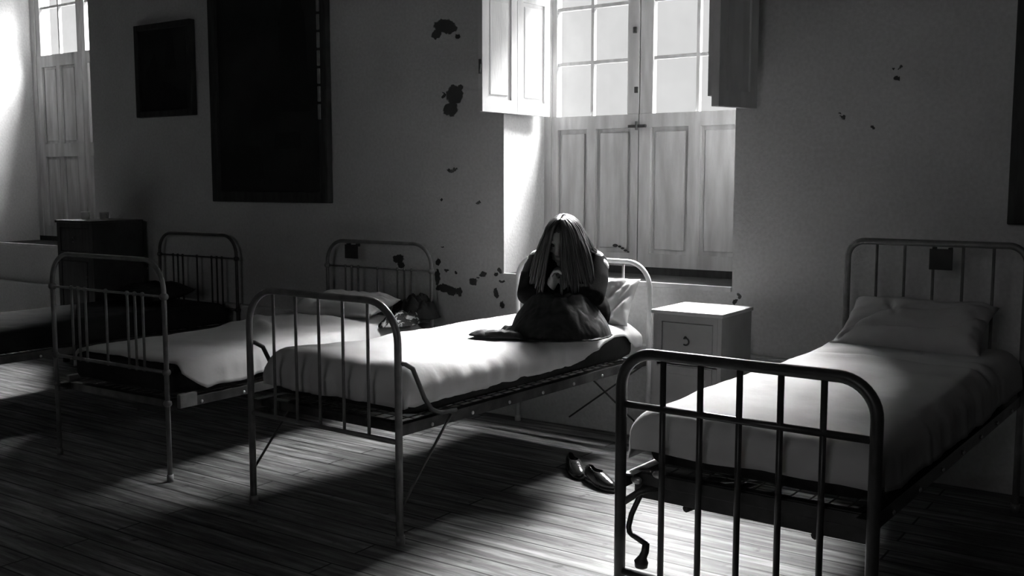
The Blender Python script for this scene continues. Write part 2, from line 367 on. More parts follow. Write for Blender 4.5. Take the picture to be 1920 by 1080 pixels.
picture(-.775, .5, 1.20, 3.2, .09, 'dark framed painting at the right edge of the view', False)

# ------------------------------------------------------------------ beds
def end_frame(bed, name, yl, W, H, rc, rt, mats, spindles, bars, knobs=False, rs=.0065, tagx=None):
    """one bed end in local coordinates, posts at x=+-W/2, plane y=yl; bars: list of z; spindles: (x list, z0, z1)"""
    m = mats; a = W/2
    pts = [(-a, yl, 0.01)] + [(-a, yl, z) for z in (H*.4, H-rc-.02)]
    pts += [(x, yl, z) for x, z in arc_pts(-a+rc, H-rc, rc, PI, PI/2, 10)]
    pts += [(x, yl, z) for x, z in arc_pts(a-rc, H-rc, rc, PI/2, 0, 10)]
    pts += [(a, yl, z) for z in (H-rc-.02, H*.4, .01)]
    bm = NB(); tube(bm, pts, rt, 14)
    for s in (-1, 1): tube(bm, [(s*a, yl, .0), (s*a, yl, .035)], rt*1.35, 14)
    f = obj(name, bm, m, bed)
    for z, r, x0, x1 in bars:
        bm = NB(); tube(bm, [(x0, yl, z), (x1, yl, z)], r, 12); obj('crossbar', bm, m, f)
    xs, z0, z1 = spindles
    for x in xs:
        bm = NB(); tube(bm, [(x, yl, z0), (x, yl, z1)], rs, 10)
        if knobs:
            for z in (z0, z1): ball(bm, Vector((x, yl, z)), rs*1.75, (1, 1, 1.1))
        obj('spindle', bm, m, f)
    if knobs:
        for z, rr in knobs:
            for s in (-1, 1):
                bm = NB(); ball(bm, Vector((s*a, yl, z)), rr, (1, 1, .9)); obj('knob', bm, m, f)
    if tagx:
        x0, x1, zz0, zz1 = tagx
        bm = NB(); box(bm, x0, x1, yl-.016-rt, yl-.008-rt, zz0, zz1, .002)
        box(bm, x0+.01, x0+.02, yl-.01-rt, yl+rt, zz1-.012, zz1+.006); box(bm, x1-.02, x1-.01, yl-.01-rt, yl+rt, zz1-.012, zz1+.006)
        tag(obj('chart_card', bm, M['card'], f, smooth=False), 'dark square card hanging from the headboard rail')
    return f
def base(bed, W, L, r, mat, flat=False):
    a = W/2
    for s in (-1, 1):
        bm = NB(); x = s*(a-.012)
        box(bm, x-.003, x+.003, .0, L, r-.045, r, .001); box(bm, min(x, x-s*.035), max(x, x-s*.035), .0, L, r-.006, r, .001)
        f = obj('side_rail', bm, mat, bed, smooth=False)
        for k in range(7):
            bm = NB(); ball(bm, Vector((x+s*.006, .2+k*(L-.4)/6, r-.030)), .008, (.6, 1, 1)); obj('bolt', bm, M['chrome'], f)
    for y in (.06, L-.06):
        bm = NB(); box(bm, -a+.012, a-.012, y-.018, y+.018, r-.04, r-.003, .002); obj('end_rail', bm, mat, bed, smooth=False)
    bm = NB()
    for k in range(13):
        x = -a+.05+k*(W-.1)/12; tube(bm, [(x, .06, r-.012), (x, L-.06, r-.012)], .0025, 5)
    for k in range(24):
        y = .1+k*(L-.2)/23; tube(bm, [(-a+.03, y, r-.012), (a-.03, y, r-.012)], .0025, 5)
    obj('spring_base', bm, mat, bed)
def bedroot(cx, cy, yaw, label, group='iron hospital beds'):
    o = empty('hospital_bed', (cx, cy, 0), yaw); tag(o, label, 'bed', group); return o

L2 = 2.0
# bed 1, left: seven knobbed spindles at each end
def bed_one(cx, cy, yaw, label, mat, card):
    b = bedroot(cx, cy, yaw, label); W = .874
    sp = [-.277, -.222, -.165, 0, .165, .222, .280]
    end_frame(b, 'footboard', 0, W, 1.03, .14, .0115, mat, (sp, .515, .865), [(.865, .006, -W/2, W/2), (.515, .009, -W/2, W/2)], [(.865, .021), (.515, .020), (.37, .02)])
    end_frame(b, 'headboard', 1.96, W, 1.005, .14, .0115, mat, (sp, .47, .84), [(.84, .006, -W/2, W/2), (.47, .009, -W/2, W/2)], [(.84, .021), (.47, .020)], tagx=(-.255, -.145, .895, .985) if card else None)
    base(b, W, 1.96, .375, M['rail'])
    # clamp joining the rail to the foot post
    for s in (-1, 1):
        bm = NB(); box(bm, s*(W/2)-.012, s*(W/2)+.012, .06, .16, .335, .40, .004); obj('corner_bracket', bm, mat, b, smooth=False)
    return b
bed1 = bed_one(-4.383, 2.90, .015, 'grey iron bed with knobbed spindles in groups at the left, unmade white sheet', M['iron'], True)
# far bed in the dark, left of bed 1
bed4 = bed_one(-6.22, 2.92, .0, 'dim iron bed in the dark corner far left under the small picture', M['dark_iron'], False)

# bed 2, middle
bed2 = bedroot(-2.953, 2.90, -.035, 'iron bed below the middle window with the person sitting on it'); W = .862
sp2 = [(-2+k)*.137 for k in range(5)]
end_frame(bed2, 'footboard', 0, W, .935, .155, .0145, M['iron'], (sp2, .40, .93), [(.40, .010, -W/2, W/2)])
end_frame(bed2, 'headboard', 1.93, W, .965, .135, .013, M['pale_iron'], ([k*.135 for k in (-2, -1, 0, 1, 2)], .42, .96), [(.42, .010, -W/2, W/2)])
base(bed2, W, 1.93, .462, M['rail'])
for s in (1, -1):
    x = s*(W/2+.006)
    bm = NB()
    ctl = [(0, .705), (.03, .70), (.075, .675), (.11, .61), (.14, .55), (.18, .50), (.23, .475), (.33, .470)]
    tube(bm, [(x, y, z) for y, z in ctl], .0095, 10)
    obj('corner_stay', bm, M['dark_iron'], bed2)
    bm = NB(); tube(bm, [(x, .30, .455), (x, .12, .27), (x, .01, .15)], .0055, 8); obj('brace', bm, M['dark_iron'], bed2)
bm = NB(); tube(bm, [(W/2-.02, 1.90, .42), (-.05, 1.90, .08)], .005, 8); obj('brace', bm, M['dark_iron'], bed2)
bm = NB(); tube(bm, [(W/2-.02, 1.90, .08), (-.05, 1.90, .42)], .005, 8); obj('brace', bm, M['dark_iron'], bed2)

# bed 3, right foreground
bed3 = bedroot(-1.088, 2.695, -.035, 'dark iron bed in the right foreground with thick tubular footboard and crank'); W = .767
sp3 = [(-2+k)*.121 for k in range(5)]
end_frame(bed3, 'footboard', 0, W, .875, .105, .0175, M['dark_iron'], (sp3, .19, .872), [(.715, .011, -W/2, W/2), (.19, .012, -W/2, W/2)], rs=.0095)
end_frame(bed3, 'headboard', 1.985, W*.97, 1.122, .075, .0145, M['iron'], (sp3, .45, 1.118), [(.45, .011, -W/2*.97, W/2*.97)], rs=.0065, tagx=(-.01, .085, 1.01, 1.10))
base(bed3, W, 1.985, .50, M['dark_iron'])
bm = NB(); box(bm, -W/2+.02, W/2-.02, .05, .085, .415, .50, .003); obj('foot_plate', bm, M['dark_iron'], bed3, smooth=False)
bm = NB(); tube(bm, [(-W/2+.0, .0, .40), (-W/2+.05, .03, .44), (-W/2+.11, .06, .46)], .011); obj('brace', bm, M['dark_iron'], bed3)
for k, (x, z) in enumerate(((-.345, .475), (-.27, .505))):
    bm = NB(); ball(bm, Vector((x, .03, z)), .014, (1.4, .7, .9)); obj('hinge_nut', bm, M['chrome'], bed3)
cr = NB(); tube(cr, [(-.325, .05, .46), (-.335, .03, .42), (-.352, .015, .37), (-.358, .008, .33), (-.352, .004, .317), (-.34, .0, .311), (-.285, -.012, .297)], .0085, 10)
cr = obj('crank', cr, M['dark_iron'], bed3)
bm = NB(); tube(bm, [(-.285, -.012, .300), (-.288, -.012, .272), (-.295, -.013, .255), (-.300, -.013, .240), (-.300, -.013, .222)], [.011, .012, .013, .022, .019], 12); obj('crank_handle', bm, M['dark_iron'], cr)
bm = NB()
for x in (-.2, .2): tube(bm, [(x, .08, .40), (x, .9, .33), (x, 1.7, .44)], .012, 8)
tube(bm, [(-.33, .08, .45), (-.1, .85, .35)], .014, 8)
obj('gatch_mechanism', bm, M['dark_iron'], bed3)

# ------------------------------------------------------------------ mattresses and sheets
def slab(W, L, z0, z1, rc, bulge=.01, seed=0, res=.04):
    """rounded mattress body centred on x, from y=0 to L"""
    bm = NB(); box(bm, -W/2, W/2, 0, L, z0, z1)
    bmesh.ops.subdivide_edges(bm, edges=bm.edges[:], cuts=18, use_grid_fill=True)
    for v in bm.verts:
        x, y, z = v.co; c = Vector((max(-W/2+rc, min(W/2-rc, x)), max(rc, min(L-rc, y)), max(z0+rc, min(z1-rc, z))))
        d = Vector((x, y, z))-c
        if d.length > rc: v.co = c + d.normalized()*rc
        v.co.z += bulge*nz(x*3, y*3, seed)
    return bm
def sheet(W, L, zt, drops, rc, seed, bump=None, flare=.0, y0=0., res=.022, amp=.004, fold=.012, thick=.004):
    """cloth laid over a box: drops = functions (right, left, foot, head) giving the hang at a point along that side"""
    dR, dL, dF, dH = drops
    def prof(s, half, drop):
        a = abs(s); sg = 1 if s > 0 else -1; flat = half-rc; q = rc*PI/2
        if a <= flat: return s, 0.
        if a <= flat+q:
            t = (a-flat)/rc; return sg*(flat+rc*math.sin(t)), rc*(1-math.cos(t))
        return sg*half, rc + (a-flat-q)
    nx = int((W+.5)/res); ny = int((L+.5)/res)
    bm = NB(); G = []
    for j in range(ny+1):
        row = []
        for i in range(nx+1):
            u = i/nx*2-1; v = j/ny*2-1
            # arc lengths
            yc = max(0, min(L, (v+1)/2*L)); xc = max(-W/2, min(W/2, u*W/2))
            ex = (dR if u > 0 else dL)(yc); ey = (dF if v < 0 else dH)(xc)
            sx = u*(W/2-rc+max(ex-rc, 0)+rc*PI/2) if ex > rc else u*(W/2-rc+rc*math.acos(max(-1, min(1, 1-ex/rc))))
            sy = v*(L/2-rc+max(ey-rc, 0)+rc*PI/2) if ey > rc else v*(L/2-rc+rc*math.acos(max(-1, min(1, 1-ey/rc))))
            x, dzx = prof(sx, W/2, ex); y, dzy = prof(sy, L/2, ey)
            dz = math.hypot(dzx, dzy) if min(dzx, dzy) > 0 else dzx+dzy
            dz = min(dz, max(ex if dzx >= dzy else 0, ey if dzy > dzx else 0, .0)) if dz > 0 else 0
            y += L/2
            top = max(0, 1-dz/.05)
            z = zt - dz
            n1 = nz(x, y, seed, 3.2)*amp*2.2 + nz(x, y, seed+5, 9)*amp + nz(x*2, y, seed+7, 24)*amp*.25
            z += n1*top
            if bump: z += bump(x, y)*top
            k = min(1, dz/.06)
            if dzx > dzy: x += (1 if u > 0 else -1)*(k*(fold*(.8+nz(y, 3.3, seed, 11)+.5*nz(y, 1.3, seed, 27))+.004) + flare*dz)
            elif dzy > 0: y += (1 if v > 0 else -1)*(k*(fold*(.8+nz(x, 5.1, seed, 11)+.5*nz(x, 9.3, seed, 27))+.004) + flare*dz)
            row.append(bm.verts.new((x, y0+y, z)))
        G.append(row)
    for j in range(ny):
        for i in range(nx): bm.faces.new((G[j][i], G[j][i+1], G[j+1][i+1], G[j+1][i]))
    return bm
def put(o, bed, dy=0, dx=0):
    c, s = math.cos(bed.rotation_euler.z), math.sin(bed.rotation_euler.z)
    o.location = (bed.location.x + dx*c - dy*s, bed.location.y + dx*s + dy*c, o.location.z); o.rotation_euler = (0, 0, bed.rotation_euler.z)
    return o
SOL = ('SOLIDIFY', dict(thickness=.004, offset=1)); SUB = ('SUBSURF', dict(levels=1, render_levels=1))
def g(x, s): return math.exp(-(x/s)**2)

# bed 1
m1 = put(obj('mattress', slab(.80, 1.82, .385, .535, .045, .008, 3), M['ticking']), bed1, .07)
tag(m1, 'thin dark mattress on the left bed, under a crumpled white sheet hanging over one side', 'mattress', 'mattresses')
def bump1(x, y):
    b = .035*g(y-1.35, .35)*g(x+.1, .4) + .035*g(y-1.60, .15)*g(x+.02, .30)
    b += .05*g(y-1.2-.5*x, .06)*g(x-.05, .3) + .035*g(y-.95+.5*x, .05)*g(x+.15, .22)
    b += .012*nz(x, y, 2, 7)*min(1, max(0, y-.7)*3)
    return b
s1 = sheet(.815, 1.80, .543, (lambda y: .13+.03*nz(y, 2, 4, 5)-.08*max(0, 1-y/.14) if y < 1.35 else .12, lambda y: .10, lambda x: .010, lambda x: .05), .05, 11, bump1, flare=.12)
s1 = obj('bed_sheet', s1, M['sheet'], m1, mods=(SOL,)); s1.location = (0, .005, 0); tag(s1, 'crumpled white sheet')

# bed 2
m2 = put(obj('mattress', slab(.80, 1.75, .47, .64, .05, .006, 5), M['ticking']), bed2, .085)
tag(m2, 'mattress in a bright white tucked sheet under the sitting person', 'mattress', 'mattresses')
def bump2(x, y):
    b = .030*g(y-.10, .20) - .012*g(x-.1, .25)*g(y-1.3, .3) + .010*nz(x, y, 8, 4)
    b += .022*g(y-1.62-.3*x, .03)*g(x-.25, .2) + .02*g(y-1.72+.4*x, .03)*g(x-.2, .2)
    return b
def d2(y):
    k = .13
    for c, a, wd in ((.62, .008, .035), (.75, .010, .035), (1.02, .006, .035)): k -= a*g(y-c, wd)
    return k + .006*nz(y, 1, 3, 20) - .085*max(0, min(1, (y-1.15)/.35)) + .075*max(0, min(1, (y-1.62)/.08))
s2 = sheet(.83, 1.80, .652, (d2, lambda y: .10, lambda x: .135+.008*nz(x, 1, 9, 5), lambda x: .06), .075, 21, bump2, fold=.020, flare=-.08)
s2 = obj('bed_sheet', s2, M['sheet'], m2, mods=(SOL,)); s2.location = (0, -.025, 0); tag(s2, 'white tucked sheet')

# bed 3
m3 = put(obj('mattress', slab(.70, 1.79, .505, .675, .05, .006, 7), M['ticking']), bed3, .09)
tag(m3, 'mattress in a smooth white sheet on the right foreground bed with the crank', 'mattress', 'mattresses')
def bump3(x, y):
    w_ = min(1, max(0, (x+.34)*4)); a = y-1.36+.10*x
    b = .020*g(a-.05, .05)*w_ - .026*g(a+.02, .022)*w_ + .016*g(a+.09, .045)*w_
    b += .012*g(y-1.10+.35*x, .05)*min(1, max(0, (x+.1)*4))
    return b + .008*nz(x, y, 1, 5) + .012*g(y-1.7, .2)
s3 = sheet(.74, 1.84, .688, (lambda y: .145+.02*nz(y, 7, 2, 4)-.03*max(0, 1-y/.2), lambda y: .16, lambda x: .12+.02*nz(x, 2, 2, 5), lambda x: .10), .06, 31, bump3, fold=.007, flare=.08)
s3 = obj('bed_sheet', s3, M['sheet'], m3, mods=(SOL,)); s3.location = (0, -.025, 0); tag(s3, 'smooth white sheet with a turned fold')

# bed 4 in the dark
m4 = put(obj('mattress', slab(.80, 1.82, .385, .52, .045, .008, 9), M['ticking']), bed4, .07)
tag(m4, 'thin mattress under a shade-darkened blanket in the far left corner', 'mattress', 'mattresses')
s4 = (obj('blanket', sheet(.82, 1.80, .53, (lambda y: .14, lambda y: .14, lambda x: .05, lambda x: .05), .05, 41), M['shaded_bedding'], m4, mods=(SOL,)))
tag(s4, 'shade-darkened blanket')

def pillow(W, H, T, seed, amp=.012, n=44, creases=()):
    """pillow lying in its xy plane, z up"""
    bm = NB(); top = []; bot = []
    for j in range(n+1):
        rt = []; rb = []
        for i in range(n+1):
            u = i/n*2-1; v = j/n*2-1
            pu = 1-.06*(1-abs(v)**2)*0; 
            x = u*W/2*(1-.07*(1-v*v)*abs(u)**3); y = v*H/2*(1-.09*(1-u*u)*abs(v)**3)
            e = max(0, (1-u**4)*(1-v**4))**.55
            w = nz(x, y, seed, 6)*amp + nz(x*1.0, y*2, seed+3, 14)*amp*.6 + nz(x+y, y-x, seed+9, 26)*amp*.25
            for (cx, cy, an, wd, dp, ln) in creases:
                a = (x-cx)*math.cos(an)+(y-cy)*math.sin(an); c_ = -(x-cx)*math.sin(an)+(y-cy)*math.cos(an)
                w -= dp*g(c_, wd)*g(a, ln)
            zt = e*T/2 + w*min(1, e*2); zb = -e*T/2*.8
            if i in (0, n) or j in (0, n):
                q = bm.verts.new((x, y, .004*nz(x, y, seed, 12))); rt.append(q); rb.append(q)
            else: rt.append(bm.verts.new((x, y, zt))); rb.append(bm.verts.new((x, y, zb)))
        top.append(rt); bot.append(rb)
    for j in range(n):
        for i in range(n):
            bm.faces.new((top[j][i], top[j][i+1], top[j+1][i+1], top[j+1][i]))
            if len({bot[j][i], bot[j][i+1], bot[j+1][i+1], bot[j+1][i]} & {top[j][i], top[j][i+1], top[j+1][i+1], top[j+1][i]}) < 4:
                bm.faces.new((bot[j+1][i], bot[j+1][i+1], bot[j][i+1], bot[j][i]))
    return bm
# pillow standing against the middle bed's headboard, behind the person
p2 = obj('pillow', pillow(.44, .27, .12, 4, .012, creases=[(.08, .0, .9, .014, .02, .2), (.14, -.05, 1.0, .012, .018, .2), (.02, .05, .8, .012, .015, .2), (.17, .06, 1.2, .01, .014, .12)]), M['sheet'])
p2.location = (-2.70, 4.695, .765); p2.rotation_euler = (math.radians(60), 0, -.03)
tag(p2, 'white pillow propped upright against the headboard behind the person', 'pillow', 'white pillows')
# pillow of bed 3
p3 = obj('pillow', pillow(.60, .36, .13, 9, .016, creases=[(-.2, -.03, .6, .014, .034, .12), (-.10, .05, 2.1, .010, .028, .07), (-.02, -.07, .15, .018, .03, .2), (.20, .0, .7, .016, .030, .12), (-.24, -.1, 1.1, .012, .026, .1), (.1, .08, .3, .012, .022, .1)]), M['sheet'])
p3.location = (-1.045, 4.49, .782); p3.rotation_euler = (math.radians(27), 0, -.04)
tag(p3, 'wide white pillow leaning on the headboard of the right foreground bed', 'pillow', 'white pillows')
# pillow of bed 1
p1 = obj('pillow', pillow(.56, .36, .13, 14, .02, creases=[(-.1, 0, 1.2, .02, .03, .15), (.12, .02, .7, .02, .03, .15)]), M['sheet'])
p1.location = (-4.36, 4.52, .640); p1.rotation_euler = (math.radians(8), 0, .2)
tag(p1, 'rumpled white pillow at the head of the left bed', 'pillow', 'white pillows')
p4 = obj('pillow', pillow(.56, .36, .13, 19, .012), M['shaded_bedding'])
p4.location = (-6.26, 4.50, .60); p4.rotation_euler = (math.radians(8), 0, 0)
tag(p4, 'shade-darkened pillow on the bed in the far left corner', 'pillow')

# crumpled dark patterned cloth over the side of bed 1
def crumple(name, cx, cy, z0, fx, fy, h, seed, mat, label, cat, outline=None, res=60, base_z=None):
    bm = NB(); G = []
    for j in range(res+1):
        row = []
        for i in range(res+1):
            a = 2*PI*i/res; r = j/res
            k = 1+.18*nz(math.cos(a)*1.5, math.sin(a)*1.5, seed)+.08*nz(math.cos(a)*5, math.sin(a)*5, seed+1)
            x = fx*r*k*math.cos(a); y = fy*r*k*math.sin(a)
            z = h*(1-r**2.2)+ (1-r**6)*(abs(nz(x, y, seed+2, 13))*h*.9 + abs(nz(x, y, seed+3, 30))*h*.35)
            row.append((x, y, z))
        G.append(row)
    V = [[bm.verts.new(p) for p in row[:-1]] for row in G[1:]]; c = bm.verts.new((0, 0, G[0][0][2]))
    n = res
    for i in range(n): bm.faces.new((c, V[0][i], V[0][(i+1) % n]))
    for j in range(len(V)-1):
        for i in range(n): bm.faces.new((V[j][i], V[j+1][i], V[j+1][(i+1) % n], V[j][(i+1) % n]))
    o = obj(name, bm, mat, mods=(('SOLIDIFY', dict(thickness=.006, offset=-1)),)); o.location = (cx, cy, z0)
    return tag(o, label, cat)
M['patterned'] = noisy('patterned_cloth', .02, .6, 26, .85, .3, 60, lo=.5, hi=.56, stretch=(2.2, .7, 1), bdist=.004)
crumple('crumpled_cloth', -3.99, 4.58, .545, .09, .17, .055, 5, M['patterned'], 'small crumpled patterned cloth at the side of the left bed near its headboard', 'cloth')
crumple('dark_garment', -4.05, 4.80, .56, .15, .14, .10, 15, M['wool'], 'crumpled dark garment on the left bed by its right head post', 'garment')

# ------------------------------------------------------------------ bedside lockers
def locker(name, x0, x1, y0, y1, H, label, mats, shelf=True):
    root = empty(name, ((x0+x1)/2, y0, 0)); tag(root, label, 'nightstand')
    W, Dp = x1-x0, y1-y0
    def O(bm, nm, m, par=root): return obj(nm, bm, m, par, smooth=False)
    bm = NB(); t = .022; a = W/2
    box(bm, -a, -a+t, 0, Dp, .06, H-.02, .002); box(bm, a-t, a, 0, Dp, .06, H-.02, .002); box(bm, -a+t, a-t, Dp-t, Dp, .06, H-.02)
    box(bm, -a+t, a-t, 0, Dp-t, .06, .08); box(bm, -a+t, a-t, 0, Dp-t, H-.27, H-.25); box(bm, -a+t, a-t, .0, .02, H-.055, H-.02)
    for s in (-1, 1):
        for y in (.02, Dp-.02): box(bm, s*(a-.02)-.018, s*(a-.02)+.018, y-.018, y+.018, 0, .06)
    # face frame
    box(bm, -a+t, -a+.045, -.0, .02, .08, H-.055); box(bm, a-.045, a-t, 0, .02, .08, H-.055); box(bm, -a+.045, a-.045, 0, .02, H-.265, H-.235)
    O(bm, 'cabinet_body', mats[0])
    bm = NB(); box(bm, -a-.008, a+.008, -.012, Dp+.004, H-.02, H, .004); O(bm, 'cabinet_top', mats[1])
    bm = NB(); box(bm, -a+.049, a-.049, .004, .022, H-.232, H-.059, .003); box(bm, -a+.052, a-.052, .022, .03, H-.235, H-.055); d = O(bm, 'drawer', mats[0])
    bm = NB(); tube(bm, [(x, -.012, z) for x, z in arc_pts(.0, H-.145, .017, -2.2, 2.2, 12)], .004, 8); ball(bm, Vector((-.006, -.002, H-.128)), .008); O(bm, 'drawer_pull', M['dark_iron'], d)
    bm = NB(); box(bm, -a+.05, a-.05, .004, .02, .085, H-.272, .003); box(bm, -a+.085, a-.085, -.002, .006, .12, H-.31, .002); dd = O(bm, 'cabinet_door', mats[0])
    bm = NB(); ball(bm, Vector((a-.068, -.010, H-.42)), .010); O(bm, 'door_knob', M['dark_iron'], dd)
    return root
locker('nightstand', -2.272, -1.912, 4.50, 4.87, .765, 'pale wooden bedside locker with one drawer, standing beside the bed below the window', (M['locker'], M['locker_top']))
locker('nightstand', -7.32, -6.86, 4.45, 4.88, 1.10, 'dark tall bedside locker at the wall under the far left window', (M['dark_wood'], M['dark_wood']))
for k, (x, y) in enumerate(((-7.20, 4.62), (-7.02, 4.66))):
    root = empty('enamel_cup', (x, y, 1.10)); tag(root, ['left', 'right'][k] + ' one of two pale cups on the dark locker, far left', 'cup', 'cups on the dark locker')
    bm = NB(); prof = [(.0, .004), (.026, .0), (.030, .01), (.034, .05), (.035, .06), (.032, .058), (.029, .012), (.0, .008)]
    rings = [[bm.verts.new((r*math.cos(2*PI*i/20), r*math.sin(2*PI*i/20), z)) for i in range(20)] for r, z in prof[1:-1]]
    for j in range(len(rings)-1):
        for i in range(20): bm.faces.new((rings[j][i], rings[j][(i+1) % 20], rings[j+1][(i+1) % 20], rings[j+1][i]))
    bm.faces.new(rings[0][::-1]); bm.faces.new(rings[-1])
    obj('cup_body', bm, M['enamel'], root)
    bm = NB(); tube(bm, [(.034+.018*math.sin(t), 0, .032+.018*math.cos(t)) for t in [PI*i/8 for i in range(9)]], .004, 8); obj('handle', bm, M['enamel'], root)

# ------------------------------------------------------------------ shoes
def shoe(x, y, rz, label):
    root = empty('shoe', (x, y, 0), rz); tag(root, label, 'shoe', 'pair of dark shoes under the middle bed')
    bm = NB(); n = 24; pts = []
    for i in range(n):
        a = 2*PI*i/n; yy = .12*math.sin(a); wd = .040 if yy > 0 else .034
        pts.append((wd*math.cos(a)*(1-.15*(yy < -.02)), yy))
    lo = [bm.verts.new((p[0], p[1], 0)) for p in pts]; hi = [bm.verts.new((p[0], p[1], .018)) for p in pts]
    for i in range(n): bm.faces.new((lo[i], lo[(i+1) % n], hi[(i+1) % n], hi[i]))
    bm.faces.new(lo[::-1]); bm.faces.new(hi); obj('sole', bm, M['leather'], root)
    bm = NB(); rings = []
    for z, k, cut in ((.018, .97, 0), (.035, 1.0, 0), (.052, .88, .25), (.066, .70, .5), (.072, .58, .62)):
        ring = []
        for (px, py) in pts:
            yy = py*k if py < 0 else py*(k if not cut else k*(1-cut*.9))
            ring.append(bm.verts.new((px*(k if py < 0 else k), yy-(cut*.03), z + (.012 if py < -.06 else 0))))
        rings.append(ring)
    for j in range(4):
        for i in range(n): bm.faces.new((rings[j][i], rings[j][(i+1) % n], rings[j+1][(i+1) % n], rings[j+1][i]))
    obj('upper', bm, M['leather'], root, mods=(('SOLIDIFY', dict(thickness=.003, offset=-1)), SUB))
    bm = NB()
    for k in range(3): tube(bm, [(-.018, .012+k*.014, .062-k*.006), (0, .014+k*.014, .068-k*.006), (.018, .012+k*.014, .062-k*.006)], .002, 6)
    obj('laces', bm, M['wool'], root)
shoe(-2.47, 4.09, -2.3, 'dark shiny shoe on the floor under the middle bed, farther left of the pair')
shoe(-2.27, 3.98, -2.0, 'dark shiny shoe on the floor beside the middle bed, nearer right of the pair')

# ------------------------------------------------------------------ person
per = empty('person', (-2.64, 4.30, .664), .35)
tag(per, 'person with long dark hair, head bowed, sitting hunched on the middle bed with hands clasped', 'person')
bm = NB()
# torso and neck (hunched)
chain(bm, [(0, .02, .10), (0, .03, .19), (0, -.01, .29), (0, -.06, .345)], [.115, .105, .105, .085])
chain(bm, [(-.07, .02, .09), (.07, .02, .09)], [.11, .11]); chain(bm, [(-.06, -.01, .29), (.06, -.01, .29)], [.09, .09])
chain(bm, [(-.125, -.04, .335), (0, -.035, .36), (.125, -.04, .335)], [.048, .055, .048])
chain(bm, [(0, -.06, .36), (0, -.105, .41)], [.046, .042])
# head, tipped forward and to one side
HC = Vector((.005, -.135, .452)); HR = Matrix.Rotation(math.radians(24), 4, 'X') @ Matrix.Rotation(math.radians(-8), 4, 'Z')
def hp(x, y, z): return HC + (HR @ Vector((x, y, z)))
ball(bm, HC, .1, (.74, .90, 1.0), HR, 28, 18)
ball(bm, hp(0, -.028, -.055), .062, (.82, .90, 1.05), HR)      # jaw
ball(bm, hp(0, -.072, -.100), .020, (1.1, .8, .8), HR)         # chin
chain(bm, [hp(0, -.088, .015), hp(0, -.108, -.022)], [.008, .013])  # nose
for s in (-1, 1):
    ball(bm, hp(s*.036, -.068, -.025), .022, (1, .7, .9), HR)  # cheek
    ball(bm, hp(s*.028, -.083, .022), .014, (1.5, .7, .5), HR) # brow
    ball(bm, hp(s*.074, .0, -.010), .018, (.4, .8, 1.4), HR)   # ear
    ball(bm, hp(s*.010, -.108, -.030), .007, (1, 1, .8), HR)
ball(bm, hp(0, -.090, -.058), .011, (2.0, .7, .45), HR); ball(bm, hp(0, -.087, -.070), .011, (1.7, .7, .5), HR)   # lips
# arms and hands: elbows on the knees, hands clasped under the chin
for s in (-1, 1):
    sh, el, wr = (s*.145, -.04, .325), (s*.160, -.19, .185), (s*.040, -.225, .225)
    chain(bm, [sh, el, wr], [.044, .034, .022])
    ho = Vector((0, .036, -.034))
    chain(bm, [Vector(wr), Vector((s*.026, -.272, .292))+ho], [.023, .026])
    ball(bm, Vector((s*.024, -.275, .298))+ho, .034, (.45, .8, 1.05))
    for k, ln in enumerate((.052, .058, .055, .044)):
        y = -.252-.0165*k
        p = [(s*.026, y, .320), (s*.014, y-.004, .320+ln*.45), (-s*.008, y-.006, .320+ln*.55), (-s*.022, y-.004, .318+ln*.25)]
        chain(bm, [Vector(q)+Vector((0, s*.008, 0))+ho for q in p], [.0082, .0078, .0072, .0062], 8)
    chain(bm, [Vector(q)+ho for q in ((s*.022, -.248, .285), (s*.012, -.240, .312), (s*.004, -.236, .336))], [.0105, .0095, .0080], 8)
# legs folded, knees up, feet crossed in front
for s in (-1, 1):
    chain(bm, [(s*.08, -.02, .08), (s*.105, -.235, .110), (s*.03, -.31, .045)], [.078, .046, .034])
    chain(bm, [(s*.03, -.33, .040), (-s*.05, -.37, .030), (-s*.085, -.38, .024)], [.034, .026, .018])
body = obj('body', bm, M['skin'], per, mods=(('REMESH', dict(mode='VOXEL', voxel_size=.0055, use_smooth_shade=True)), ('SMOOTH', dict(factor=.5, iterations=3))))
for s in (-1, 1):
    b2 = NB(); ball(b2, hp(s*.028, -.082, .004), .0125, (1, .7, .7), HR); obj('eye', b2, M['eye'], per)
# garment: dark knit jacket with long sleeves, pale collar; shoulders paled as painted rim light
bm = NB()
chain(bm, [(0, .02, .09), (0, .035, .19), (0, -.005, .29), (0, -.05, .335)], [.135, .125, .122, .095])
chain(bm, [(-.08, .02, .08), (.08, .02, .08)], [.13, .13]); chain(bm, [(-.075, -.01, .27), (.075, -.01, .27)], [.105, .105])
chain(bm, [(-.125, -.038, .330), (0, -.025, .35), (.125, -.038, .330)], [.062, .066, .062])
for s in (-1, 1):
    sh, el, wr = Vector((s*.145, -.04, .325)), Vector((s*.162, -.19, .185)), Vector((s*.052, -.222, .220))
    chain(bm, [sh, sh.lerp(el, .5)+Vector((s*.01, 0, 0)), el, el.lerp(wr, .5), wr], [.060, .055, .052, .042, .033])
obj('knitted_jacket', bm, M['sweater'], per, mods=(('REMESH', dict(mode='VOXEL', voxel_size=.007, use_smooth_shade=True)), ('SMOOTH', dict(factor=.5, iterations=4))))
bm = NB()
for s in (-1, 1):
    chain(bm, [(s*.04, -.015, .375), (s*.10, -.035, .368), (s*.150, -.045, .352)], [.034, .036, .038])
    chain(bm, [(s*.150, -.045, .352), (s*.172, -.06, .315)], [.036, .040])
chain(bm, [(-.045, -.02, .38), (0, -.0, .385), (.045, -.02, .38)], [.032, .036, .032])
obj('rim_lit_collar', bm, M['rim_lit_blouse'], per, mods=(('REMESH', dict(mode='VOXEL', voxel_size=.007, use_smooth_shade=True)), ('SMOOTH', dict(factor=.5, iterations=4))))
